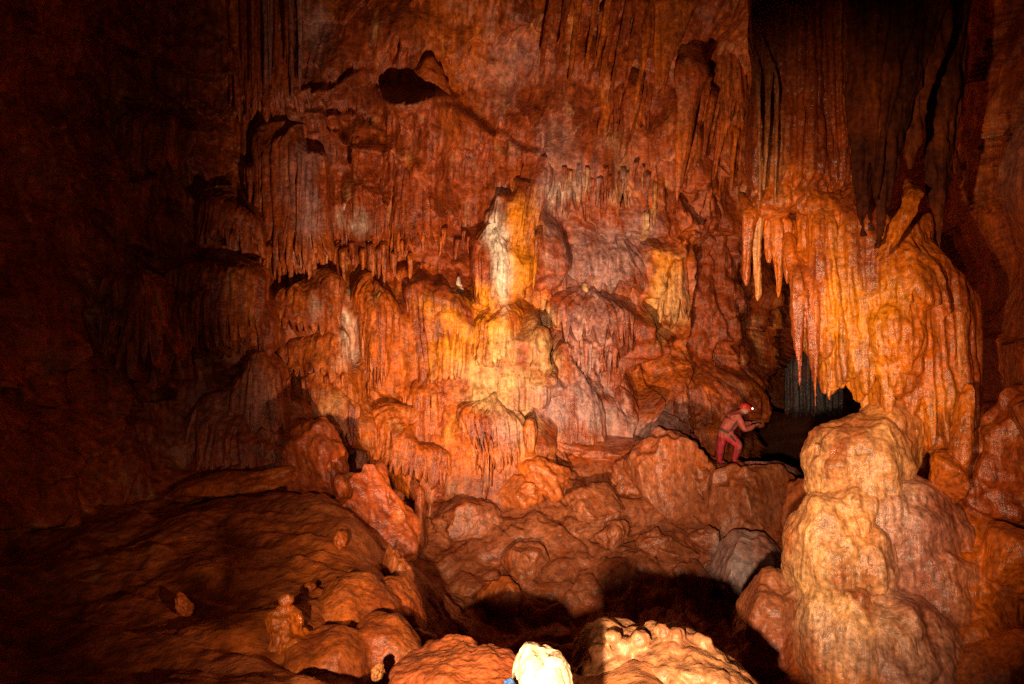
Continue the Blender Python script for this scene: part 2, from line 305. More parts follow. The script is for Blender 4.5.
# ------------------------------------------------------------------ where the curtains hang
C = [
 # label, l, r, t, b, Y, kwargs
 ('long rust red curtain of thin flutes hanging from the dark upper left', 236,308,-30,122,16.6, dict(flutes=15,tip=.16,fa=.05,depth=.5,seed=1)),
 ('mushroom headed red curtain with long thin stalactites left of the pale streak', 258,328,134,288,16.5, dict(flutes=11,tip=.3,fa=.09,depth=.8,dome=.12,seed=2)),
 ('pale purple vertical streaked curtain between the red ones upper left', 308,346,96,272,17.3, dict(flutes=8,tip=.25,fa=.04,depth=.4,seed=3,dome=.1)),
 ('narrow red curtain of even flutes below the folded ledges', 346,400,140,250,17.5, dict(flutes=10,tip=.3,fa=.05,depth=.4,seed=4)),
 ('rounded fluted red curtain hanging under the black topped block', 398,446,158,262,17.3, dict(flutes=9,tip=.25,fa=.05,depth=.5,dome=.25,seed=5)),
 ('broad rust coloured curtain under the long black crack', 444,500,118,252,17.6, dict(flutes=12,tip=.22,fa=.05,depth=.4,seed=6,topw=.5)),
 ('red brown curtain right of the broad one under the crack', 494,546,124,210,17.7, dict(flutes=9,tip=.3,fa=.05,depth=.5,seed=7)),
 ('tall white and orange striped curtain at the centre of the wall', 488,552,182,308,17.1, dict(flutes=10,tip=.4,fa=.11,depth=.5,dome=.12,taper=.85,seed=8,lean=-14,topw=.35,slope=26)),
 ('white fluted fold lying left against the striped curtain', 472,514,222,306,16.75, dict(flutes=7,tip=.3,fa=.08,depth=.55,dome=.6,seed=48,lean=0)),
 ('smooth buff bulge beside the club shaped stalagmite', 450,534,338,424,16.8, dict(flutes=3,tip=.15,fa=.03,depth=.8,dome=.75,seed=45)),
 ('small buff shoulder low beside the bent ochre stalagmite', 505,552,356,420,17.0, dict(flutes=3,tip=.2,fa=.03,depth=.6,dome=.8,seed=46)),
 ('purple grey swelling at the foot of the wall right of the centre', 540,604,364,450,17.6, dict(flutes=5,tip=.03,fa=.04,depth=.9,dome=.8,seed=47)),
 ('rounded violet lobe touching the right side of the purple swelling', 592,634,384,446,18.0, dict(flutes=4,tip=.03,fa=.03,depth=.7,dome=.8,seed=49)),
 ('bright yellow ochre curtain under the black knobbly recess', 408,478,290,382,16.9, dict(flutes=10,tip=.12,fa=.07,depth=.75,dome=.12,seed=9,topw=.5,taper=.72)),
 ('yellow brown fluted dome right under the striped curtain', 472,528,300,362,16.7, dict(flutes=10,tip=.2,fa=.06,depth=.8,dome=.4,seed=10)),
 ('smooth heart shaped red shield with pointed lower end', 348,412,282,402,16.8, dict(flutes=8,tip=.3,fa=.035,depth=1.0,dome=.35,seed=11,taper=.55)),
 ('stepped rust curtain with mushroom top left of the white drip', 258,340,280,348,16.1, dict(flutes=14,tip=.3,fa=.07,depth=.9,dome=.35,seed=12)),
 ('fringed orange curtain under the stepped one', 262,352,340,396,16.1, dict(flutes=16,tip=.35,fa=.06,depth=.8,dome=.35,seed=13)),
 ('wide orange curtain above the ledge left of the shield', 292,372,385,448,16.0, dict(flutes=14,tip=.22,fa=.05,depth=.8,dome=.35,seed=14)),
 ('dim brown curtain low on the left in the half dark', 205,290,370,452,14.9, dict(flutes=12,tip=.2,fa=.05,depth=.8,dome=.4,seed=15)),
 ('dark curtain of long slanting stalactites far left', 92,176,275,388,13.8, dict(flutes=9,tip=.45,fa=.1,depth=.8,dome=.2,seed=16,lean=14)),
 ('dark curtain of many thin stalactites beside the slanting one', 172,262,262,372,14.9, dict(flutes=14,tip=.45,fa=.08,depth=.8,dome=.25,seed=17)),
 ('faint dark fringe of short stalactites on the left above the long ones', 205,262,196,262,15.8, dict(flutes=12,tip=.5,fa=.05,depth=.7,dome=.3,seed=18)),
 ('orange fluted column between the ochre curtain and the ledge', 404,450,372,462,16.6, dict(flutes=7,tip=.25,fa=.07,depth=.6,seed=19)),
 ('pale buff bulge with fluted skirt reaching a point low at the centre', 444,524,398,496,16.2, dict(flutes=12,tip=.55,fa=.06,depth=.7,dome=.3,seed=20,taper=.6,lean=12)),
 ('orange fluted apron above the grey boulder at the foot of the wall', 374,450,420,486,16.0, dict(flutes=12,tip=.4,fa=.05,depth=.7,dome=.3,seed=21)),
 ('purple flowstone mushroom with drooping lip right of the centre', 550,626,292,356,18.0, dict(flutes=10,tip=.5,fa=.035,depth=1.1,dome=.7,seed=22)),
 ('red skirt hanging beneath the purple mushroom', 556,612,322,392,18.3, dict(flutes=12,tip=.5,fa=.05,depth=.9,dome=.4,seed=23,taper=.6)),
 ('grey violet rounded swelling above the purple mushroom', 560,642,226,300,18.6, dict(flutes=6,tip=.2,fa=.02,depth=.9,dome=.8,seed=24)),
 ('fringe of pale thin stalactites under the upper ledge', 592,652,152,222,18.0, dict(flutes=12,tip=.6,fa=.07,depth=.5,dome=.2,seed=25)),
 ('dark red drape with slanting folds hanging over the middle', 540,596,140,232,18.0, dict(flutes=8,tip=.5,fa=.08,depth=.6,dome=.3,seed=26)),
 ('brown fluted drape between two long hanging blades', 610,662,60,160,16.9, dict(flutes=8,tip=.45,fa=.09,depth=.6,dome=.3,seed=27,lean=-14)),
 ('red fluted drape to the right of the longest blade', 694,752,40,150,17.2, dict(flutes=9,tip=.45,fa=.07,depth=.7,dome=.3,seed=28)),
 ('pale yellow and buff rib on the right of the wall', 640,682,232,348,19.2, dict(flutes=5,tip=.4,fa=.06,depth=.7,dome=.3,seed=29,lean=8)),
 ('orange red curtain between striped curtain and purple swelling', 520,566,262,330,18.0, dict(flutes=8,tip=.3,fa=.05,depth=.5,dome=.3,seed=30)),
 ('dim red curtain low on the wall beside the dark far left rock', 118,178,110,188,15.2, dict(flutes=9,tip=.3,fa=.06,depth=.5,dome=.3,seed=31)),
 ('low fluted rim hanging over the shelf at the left', 180,300,420,480,14.4, dict(flutes=10,tip=.2,fa=.03,depth=.7,dome=.5,seed=32)),
]
# ------------------------------------------------------------------ cave wall
def rbf(cps, X, Z, key=None):
    c = np.array(cps, np.float64); n = len(c); xy = c[:,:2]/100.; v = c[:,2]
    ph = lambda d: np.sqrt(d*d+.15)
    A = np.zeros((n+3,n+3)); A[:n,:n] = ph(np.linalg.norm(xy[:,None]-xy[None],axis=2)); A[:n,n] = 1; A[:n,n+1:] = xy; A[n,:n] = 1; A[n+1:,:n] = xy.T
    w = np.linalg.solve(A, np.concatenate([v,[0,0,0]]))
    out = w[n] + w[n+1]*X/100. + w[n+2]*Z/100.
    for i in range(n): out = out + w[i]*ph(np.hypot(X/100.-xy[i,0], Z/100.-xy[i,1]))
    return out

DEPTH = [(-900,-500,3.5),(-900,100,4),(-900,600,3.5),(-300,-500,6),(-300,100,8),(-300,600,7),
 (0,-500,8),(0,-200,10.5),(0,100,12.5),(0,350,11.5),(0,500,10.3),(0,620,9.5),(120,-200,13),(120,100,15.3),(120,250,14.8),(120,400,14),(120,520,12.5),(120,620,11.5),
 (250,-500,9),(250,-200,14),(250,60,17),(250,200,17),(250,330,16.3),(250,450,15),(250,520,13.5),(250,620,12.5),
 (400,-200,15),(400,20,16.6),(400,140,17.8),(400,300,17.8),(400,420,17.2),(400,500,16.6),(400,620,16),
 (500,-500,9.5),(500,-200,14.6),(500,20,16.6),(500,140,18),(500,300,17.9),(500,420,17.3),(500,520,17),(500,640,17),
 (600,-200,14.4),(600,30,16.6),(600,130,17.6),(600,220,18.9),(600,320,19),(600,430,19),(600,560,19),
 (700,-500,9.5),(700,-200,13.5),(700,30,16),(700,140,18.2),(700,250,20.2),(700,360,20.5),(695,440,20.6),(700,560,20.6),(752,250,21.8),(755,330,22.5),(765,400,29),(780,250,24),(800,400,44),(840,430,48),(860,480,46),
 (840,340,38),(800,560,40),(820,150,20),(820,-100,13),(900,200,18),(900,450,22),(900,-300,9.5),(960,200,11.5),(960,450,11),(1024,100,8.4),(1024,350,7.9),(1024,600,7.4),(1100,100,7.2),(1100,500,6.6),(1100,-300,6.5),(1400,100,5.0),(1400,600,4.6),(1400,-400,4.8),(1950,0,3.4),(1950,600,3.2),(1950,-500,3.2)]

def spacing(a, b, knots):
    """vertex positions with a given step in each band"""
    out = [a]
    while out[-1] < b:
        out.append(out[-1] + np.interp(out[-1], [k[0] for k in knots], [k[1] for k in knots]))
    return np.array(out)

def rise(PX, PY, pts, amt, up=60., edge=3., wob=None, dirn=1):
    """a step in the rock face along a line: rock below (dirn=1) or above (-1) the line stands forward by amt"""
    pts = np.array(pts, float); e = np.interp(PX, pts[:,0], pts[:,1]); e = e + (wob if wob is not None else 0)
    d = (PY - e)*dirn
    endf = sstep(pts[0,0]-12, pts[0,0]+25, PX)*(1-sstep(pts[-1,0]-25, pts[-1,0]+12, PX))
    return amt*sstep(-edge*.5, edge, d)*np.exp(-np.clip(d,0,None)/up)*endf

HOLES = [(806,444,52,52,13),(452,285,22,5,1.3),(541,326,17,9,1.6),(522,330,8,14,1.2),(536,412,9,8,1.2),(408,258,16,4,.7),(150,395,20,8,1.0),(640,225,14,5,.8),(690,150,8,14,.8),(720,355,8,16,.9)]
def build_wall():
    gx = spacing(-900, 1950, [(-900,40),(-150,14),(60,1.6),(200,1.25),(780,1.25),(860,2.5),(950,2.),(1040,2.),(1300,20),(1950,45)])
    gy = spacing(-500, 640, [(-500,22),(-120,6),(-20,1.4),(470,1.3),(530,2.5),(640,8)])
    PX, PY = np.meshgrid(gx, gy)
    D = rbf(DEPTH, PX, PY)
    base = np.stack([(PX-512)/F*D, D, (342-PY)/F*D], -1).reshape(-1,3).astype(np.float32)
    f = gridfaces(len(gy), len(gx))[:, ::-1]
    me = make_mesh('tmp', base, f); n = nrm(me); bpy.data.meshes.remove(me)
    s = np.sign(-(n*base).sum(1)); n = n*s[:,None]
    n = n*np.array([1,1,.6]); n /= np.linalg.norm(n,axis=1)[:,None]
    x, y, z = base.T; px = PX.ravel(); py = PY.ravel()
    A = x*.9 + y*.45            # running coordinate along the face
    big = fbm(x*.22,y*.22,z*.24,1,3)
    med = fbm(x*.7,y*.7,z*.6,4,4)
    # tiers of drapery: relief grows downward, then breaks back at a ragged hem
    fl = pn(A*3.6, y*.3, z*.10, 12)                      # long flutes
    rid = 1-np.abs(fl)*3.0
    fl2 = 1-np.abs(pn(A*8.5+.6*med, y*.5, z*.16, 13))*2.8
    tips = .16*rid + .09*fl2
    def tier(period, seed, warp, amt, lo, hi):
        wv = pn(x*.42,y*.42,z*.25,seed)*warp + .35*pn(x*1.3,y*1.3,z*.5,seed+1)
        ph = (-z)/period + wv - tips/period*.9
        k = np.floor(ph); fr = ph-k
        am = .5+.5*pn(x*.6+k*7.3, y*.6, k*3.1, seed+2)
        am = np.clip(am*1.5-.15,0,1.2)
        saw = fr**.75 * (1-sstep(.93,1.0,fr))
        return amt*saw*am, fr, am
    t1, fr1, am1 = tier(2.3, 3, 1.1, 1.0, 0, 0)
    t2, fr2, am2 = tier(.95, 8, .9, .34, 0, 0)
    smoothz = sstep(.0,.5, fbm(x*.3,y*.3,z*.3,17,2)+.1)      # stretches of plain rock
    # plain slabs the photograph shows: upper middle, lower right of the wall, far left
    def blob(cx,cy,rx,ry): return np.exp(-((px-cx)/rx)**2-((py-cy)/ry)**2)
    plain = np.clip(blob(500,70,110,55)+blob(650,360,45,80)+blob(715,300,45,120)+blob(30,150,130,140)+blob(180,40,60,45)+blob(180,430,70,60)+blob(820,430,60,90)+blob(1040,350,70,300), 0, 1)
    drap = 1-.85*plain
    H = 0.7*big + .26*med + drap*(t1+t2)
    H += drap*(.12*rid*(.3+.7*fr1) + .05*fl2)*(.35+.9*sstep(-.5,.5,pn(x*.45,y*.45,z*.3,29)))
    H += .05*(1-np.abs(pn(A*5.5,y*.4,z*.35,98))*2.4)*(1-.7*plain) + .03*fbm(x*3.2,y*3.2,z*1.6,26,3) + .05*plain*(1-np.abs(fbm(x*1.3,y*1.3,z*.9+.7*x,28,3))*1.5)
    w1 = 7*fbm(x*1.6,y*1.6,z*1.6,33,3)
    # named steps of the face
    H += rise(px,py,[(384,78),(400,76),(440,78),(456,90)], 1.5, 70, 3, w1*.25)
    H += rise(px,py,[(440,88),(456,96),(480,112),(520,132),(560,143)], .5, 60, 3, w1*.4)          # top of the block, black cleft over it
    H += rise(px,py,[(60,20),(110,45),(160,62),(205,82),(244,72)], .8, 120, 4, w1, -1)                  # slab edge upper left
    H += rise(px,py,[(30,170),(70,200),(110,240),(150,262)], .5, 90, 5, w1, -1)
    H += rise(px,py,[(110,178),(150,165),(190,195),(245,232)], .6, 60, 4, w1)
    H += rise(px,py,[(388,262),(425,262),(440,282),(478,280)], .5, 40, 3, w1*.6)
    H += rise(px,py,[(440,250),(470,246),(485,252)], .35, 40, 3, w1*.4)
    H += rise(px,py,[(545,285),(570,290),(600,262),(640,225),(665,218)], .55, 50, 4, w1*.7)
    H += rise(px,py,[(540,140),(600,150),(640,165),(690,150),(720,130)], .7, 70, 4, w1,-1)
    H += rise(px,py,[(620,120),(660,95),(700,60)], .6, 80, 5, w1)
    H += rise(px,py,[(285,80),(330,72),(380,60)], .5, 30, 3, w1)
    H += rise(px,py,[(285,104),(340,98),(392,118)], .4, 25, 3, w1)
    H += rise(px,py,[(300,125),(350,120),(400,128)], .3, 25, 3, w1*.7)
    H += rise(px,py,[(100,520),(140,500),(200,476),(260,462),(300,446)], .55, 40, 3, w1*.5)
    H += rise(px,py,[(960,290),(1000,330),(1060,350)], .3, 60, 3, w1)
    H += rise(px,py,[(960,410),(1000,400),(1060,405)], .35, 120, 3, w1*.6)
    # crack down the plain slab right of the middle
    cr = np.interp(py, [180,230,300,360,430],[700,708,720,735,745]) + w1*.6
    H -= .22*np.exp(-((px-cr)/2.2)**2)*sstep(170,200,py)*(1-sstep(400,430,py))
    cr = np.interp(py, [200,260,330,400],[655,668,682,672]) + w1
    H += .35*sstep(-4,4,cr-px)*sstep(190,220,py)*(1-sstep(400,430,py))*np.exp(-np.clip(cr-px,0,None)/40)
    far = np.clip(D.ravel()/17., .35, 1.15)
    H = H*far
    Dr = D.ravel()
    wa = 10*fbm(x*.9,y*.9,z*.9,91,3); wb = 10*fbm(x*.9,y*.9,z*.9,95,3)
    for c in C:                                                # the face swells where a curtain grows out of it
        l,r,t,b,Yc = c[1:6]; dep = c[6].get('depth',.6)
        u = np.abs((px+wa-(l+r)/2)/((r-l)/2*1.12)); v = (py+wb-(t+b)/2)/((b-t)/2)
        m = (1-sstep(.55,1.25,u))*(sstep(-1.25,-.7,v)*(1-sstep(.35,1.0,v)))
        want = Dr-(Yc-.62*dep)
        H = np.where((m > 0), H + m*np.clip(want + .25*med - H, -.3, 3), H)
    for (hx,hy,rx,ry,dp) in HOLES:
        u = ((px+wa*.5-hx)/rx)**2+((py+wb*.35-hy)/ry)**2
        H -= dp*(1-sstep(.6,1.25,u))
    p = base + n*H[:,None]
    p[:,2] -= .55*np.clip(H,0,None)*drap*.9                    # curtains hang: their lips droop over the hollow beneath
    me = make_mesh('cave_wall', p, f)
    return me
me = build_wall()
_w = co(me); _w = _w[_w[:,1] > 3]; _wp = np.stack([512+F*_w[:,0]/_w[:,1], 342-F*_w[:,2]/_w[:,1], _w[:,1]], 1)
def wall_at(px, py, r=7, q=35):
    """how far off the rock face stands in the direction (px, py)"""
    m = (np.abs(_wp[:,0]-px) < r) & (np.abs(_wp[:,1]-py) < r)
    return float(np.percentile(_wp[m,2], q)) if m.any() else 16.
tag(finish('cave_wall', me, M_WALL), kind='structure', label='fluted rust orange rock wall enclosing the cave chamber')

# ------------------------------------------------------------------ cave floor: bank, pit, left mound and near ledge
GR = []
for (a,b,Y) in [(400,500,16.6),(450,482,16.4),(500,470,16.8),(560,446,17.6),(640,446,18),(700,456,18.2),(735,463,18),(790,482,17.5),(850,510,22),(840,510,17),(800,520,28),(900,500,18),
                (450,560,14.4),(520,520,15.1),(600,515,15.1),(660,530,14.7),(730,520,15.2),(780,545,14.2),(860,570,12.6),(480,605,13.0),(560,604,13.1),(640,604,13.1),(710,608,12.9),(420,560,14.2),
                (300,500,12.4),(200,508,12),(100,520,11.2),(0,560,9.5),(345,505,11.5),(380,545,10.2),(400,600,8.6),(405,640,7.4),(300,530,10),(220,540,9.5),(300,590,7.9),(200,600,7.6),
                (360,660,6.2),(280,684,5.3),(180,684,5.2),(60,640,6.5),(0,720,4.5),(100,760,3.6),(300,800,3.2),(400,760,3.2),
                (450,700,4.4),(500,700,4.2),(610,678,4.3),(660,676,4.2),(710,690,4.0),(560,720,3.4),(640,720,3.2),(770,780,3.6),(540,740,2.6),(700,760,2.5),(860,900,3.2),(540,900,1.8),(300,900,2),(800,900,1.8),
                (820,740,6.4),(900,800,5.8),(1000,780,6),(1080,780,5)]:
    GR.append(P(a,b,Y))
GR += [np.array(q) for q in [(-.6,10.4,-5.8),(.8,10.4,-5.9),(2.4,10.4,-5.7),(-.6,8.4,-5.4),(.6,8.4,-5.6),(1.8,8.4,-5.4),(-.7,6.6,-4.2),(.4,6.5,-4.5),(1.6,6.6,-4.4),(.4,5.2,-2.9),(1.4,5.2,-2.7),(-.6,5.4,-3.0),(3.,8.6,-4.8),
      (-8,0,-1.6),(0,-2,-1.6),(6,0,-1.6),(9,4,-2),(-12,5,-2),(-14,12,-3),(12,12,-3),(14,24,-4),(0,28,-3),(-14,24,-3),(6,30,-8.5),(12,32,-8.5),(7,25,-6.5),(11,25,-7)]]
def build_floor():
    gx = spacing(-13, 14, [(-13,.25),(-7,.06),(-5,.045),(5,.04),(8,.08),(14,.3)])
    gy = spacing(-3, 32, [(-3,.25),(2,.03),(9,.045),(18,.06),(20,.15),(32,.4)])
    X, Y = np.meshgrid(gx, gy)
    Z = rbf([(q[0]*100,q[1]*100,q[2]) for q in GR], X*100, Y*100)
    x,y,z = X.ravel().astype(np.float32), Y.ravel().astype(np.float32), Z.ravel().astype(np.float32)
    sc = np.clip(y/14., .3, 1.1)
    d = .16*fbm(x*.8,y*.8,z*.8,81,4)
    # rounded wet cobble-like relief on the bank, run-off ripples on the left mound
    bank = sstep(-2.5,-1.2,x)*sstep(9.5,11,y)
    cell = 1-np.abs(pn(x*2.1,y*2.1,z*2.1,84))*2.4
    cell2 = 1-np.abs(pn(x*4.6,y*4.6,z*4.6,85))*2.2
    d += bank*(.03*(1-cell) + .01*(1-cell2) + .26*fbm(x*.8,y*.8,z,87,2) - .12*np.exp(-(pn(x*.9,y*.9,z*.9,184)*16)**2) - .06*np.exp(-(pn(x*2.2,y*2.2,z*2.2,185)*9)**2))
    mound = (1-sstep(-2.2,-1.0,x))*sstep(4,5,y)
    rip = 1-np.abs(pn(x*1.1+y*.5, y*3.2+x*1.5, z*3.2, 86))*2.
    d += mound*.045*rip + .02*fbm(x*5,y*5,z*5,88,3)*sc
    near = 1-sstep(5,6,y)
    d += near*.05*(1-np.abs(pn(x*3.,y*3.,z*3.,89))*2)
    z = z + d
    me = make_mesh('cave_floor', np.stack([x,y,z],1), gridfaces(len(gy), len(gx)))
    return me
me = build_floor()
_f = co(me); _f = _f[_f[:,1] > 2]; _fp = np.stack([512+F*_f[:,0]/_f[:,1], 342-F*_f[:,2]/_f[:,1], _f[:,1]], 1)
def floor_at(px, py, near, r=7):
    m = (np.abs(_fp[:,0]-px) < r) & (np.abs(_fp[:,1]-py) < r) & (_fp[:,2] > near)
    return float(np.percentile(_fp[m,2], 20)) if m.any() else None
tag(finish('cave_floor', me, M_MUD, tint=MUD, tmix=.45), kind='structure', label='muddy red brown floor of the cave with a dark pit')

# ------------------------------------------------------------------ curtains on the wall
def curtain(label, l, r, t, b, Y, tint=None, tmix=.6, name='flowstone_curtain', cat='flowstone', group='flowstone curtains on the cave wall', **k):
    rough = k.pop('rough', 1.0)
    v, f = drape_geo(l, r, t, b, Y, **k); me = make_mesh(name, v, f); warp(me, Y/18., .3)
    roughen(me, Y/18., .06*rough, .03*rough, .012, k.get('seed',0))
    o = finish(name, me, M_DRIP, tint=tint, tmix=tmix); tag(o, label, cat, group); return o

for lab,l,r,t,b,Y,k in C: curtain(lab,l,r,t,b,Y,**k)

# ------------------------------------------------------------------ single stalactites and stalagmites on the wall
def spike(label, px, t, b, Y, wt, name='stalactite', cat='stalactite', group='stalactites hanging from the cave wall and roof', tint=None, mat=None, tmix=.7, rb=.6, **k):
    if Y is None: Y = min(wall_at(px+k.get('lean',0)*g, t + (b-t)*g, max(6,wt*.7), 25) for g in ((.2,.5,.8) if b > t else (.2,.5))) - (.3 if k.get('flat') else .04)
    v, f = spike_geo(px, t, b, Y, wt, **k); me = make_mesh(name, v, f); roughen(me, Y/18., .04*rb, .03*rb, .01, k.get('seed',0))
    o = finish(name, me, mat or M_DRIP, tint=tint, tmix=tmix); tag(o, label, cat, group); return o
for a in [
 ('longest pointed brown blade hanging above the middle of the wall',696,10,202,None,19, dict(lean=-19,flat=.6,seed=1)),
 ('broad brown blade with slanting edge near the top right of the wall',684,-40,94,None,26, dict(lean=-28,flat=.6,seed=2,tint=ORANGE)),
 ('slim pale stalactite just right of the longest blade',716,70,160,None,6, dict(lean=-14,seed=3)),
 ('short dark blade between the slim stalactite and the curtain',708,60,130,None,9, dict(lean=-12,seed=4)),
 ('flat orange blade left of the longest one',640,50,164,None,14, dict(lean=-20,flat=.5,seed=5)),
 ('slanting red blade hanging in the top middle',612,-10,60,None,12, dict(lean=-16,flat=.6,seed=6)),
 ('thin pale stalactite at the left of the pale fringe',606,150,205,None,4, dict(seed=7)),
 ('thin buff stalactite leaning inside the pale fringe',622,160,228,None,4, dict(lean=-6,seed=8)),
 ('thin white tipped stalactite left of the red shield',326,230,296,None,4, dict(seed=9,tint=BUFF)),
 ('red stalactite touching the top of the red shield',372,235,294,None,6, dict(seed=10)),
 ('red stalactite next to the shield top on its right',384,232,290,None,5, dict(seed=11)),
 ('dark red stalactite at the left side of the tall fluted curtain',250,150,210,None,5, dict(seed=12)),
 ('thin drip on the narrow red curtain',356,120,180,None,4, dict(seed=13)),
 ('slim orange stalactite at the right edge of the striped curtain',541,215,290,None,4, dict(lean=-8,seed=14)),
]:
    k = a[6]; spike(*a[:6], **k)
def stalagmite(label, px, t, b, Y, wt, **k):
    k['up'] = True
    return spike(label, px, b, t, Y, wt, name='stalagmite', cat='stalagmite', group='stalagmites standing in the cave', **k)
stalagmite('club shaped pale stalagmite under the black niche at the centre', 541,326,388,None,9, knob=.45, seed=1, tint=BUFF, wend=6.5)
stalagmite('small white knob standing on the purple mushroom', 594,275,298,None,6, seed=2, tint=BUFF, wend=3.5)
stalagmite('tiny buff stub beside the white knob on the purple mushroom', 584,283,298,None,4.5, seed=3, tint=BUFF, wend=2.5)
stalagmite('small pale pillar on the ledge left of the yellow patch', 646,212,238,None,3, seed=4, tint=BUFF, wend=4)
stalagmite('bent ochre stalagmite at the foot of the central buff bulge', 530,418,466,None,6, seed=5, tint=ORANGE, wend=4, knob=.3)
stalagmite('thin brown column standing in the dark hollow left of the bank', 420,486,572,14.6,7, seed=6, wend=4.5, tint=RUST)
stalagmite('small white tooth on the rim of the black knobbly recess', 459,276,291,None,3, seed=7, tint=WHITE)

# rows of small drips that nothing tells apart within their row
def fringe(label, group, n, x0, x1, t0, t1, l0, l1, wt, lean, seed, tints, push=.08, wend=1.0, flat=1.):
    rs = random.Random(seed)
    for i in range(n):
        f_ = (i+.5)/n; x = x0+(x1-x0)*f_ + rs.uniform(-.4,.4)*(x1-x0)/n; t = t0+(t1-t0)*f_ + rs.uniform(-7,7); ln = rs.uniform(l0,l1); w_ = wt*rs.uniform(.6,1.25)
        ln_ = lean*rs.uniform(.6,1.3)
        Y = min(wall_at(x+ln_*g, t+ln*g, max(5,w_), 20) for g in (.25,.6,.9)) - push
        spike(label, x, t, t+ln, Y, w_, group=group, tint=rs.choice(tints), tmix=.55, lean=ln_, seed=seed*20+i, wend=wend, flat=flat)
fringe('thin pale drip in the fringe under the upper middle ledge','thin drips of the pale fringe',16,556,660,158,160,28,62,3.4,-3,1,[PURPLE,BUFF,PURPLE,RUST])
fringe('short red drip in the row above the stepped curtain','drips above the stepped curtain',8,288,345,236,240,22,46,3.2,0,2,[RUST,ORANGE,PURPLE])
fringe('red drip in the row above the heart shaped shield','drips above the heart shaped shield',8,350,412,232,240,22,50,4,0,3,[RUST,ORANGE])
fringe('long dim slanting stalactite of the dark row at the far left','slanting stalactites at the far left',9,98,176,286,290,60,95,5,13,4,[RUST,BROWN],.15)
fringe('dim thin stalactite in the row right of the slanting ones','thin dim stalactites on the left',11,178,262,282,276,38,78,4.2,3,5,[RUST,BROWN])
fringe('short brown drip below the broad curtain of the upper wall','drips below the broad curtain',9,402,476,222,226,22,36,3.4,-2,6,[RUST,ORANGE])
fringe('long slanting fold hanging from the roof at the top middle','slanting folds at the top middle',10,560,680,-80,-30,120,175,7,-26,7,[RUST,RUST,ORANGE],.15,1.4,.6)
fringe('long thin flute hanging in the red curtain at the upper left','flutes of the upper left curtain',9,240,304,-80,-70,150,195,4.2,0,8,[RUST,RUST,PURPLE])
fringe('slim rust stalactite hanging between the long blade and the lit column','slim stalactites beside the long blade',6,706,748,70,110,45,90,4.5,-12,9,[RUST,ORANGE],.12)
fringe('thin red drip under the tall mushroom headed curtain','drips under the mushroom headed curtain',8,262,330,232,240,36,62,4,0,10,[RUST,ORANGE])
fringe('tiny orange drip along the hem of the fringed curtain','drips of the fringed curtain',9,268,350,368,372,16,32,3,0,11,[ORANGE,RUST])
fringe('thin red drip under the purple mushroom','drips under the purple mushroom',8,560,618,334,336,22,48,3.4,0,12,[RUST,PURPLE])

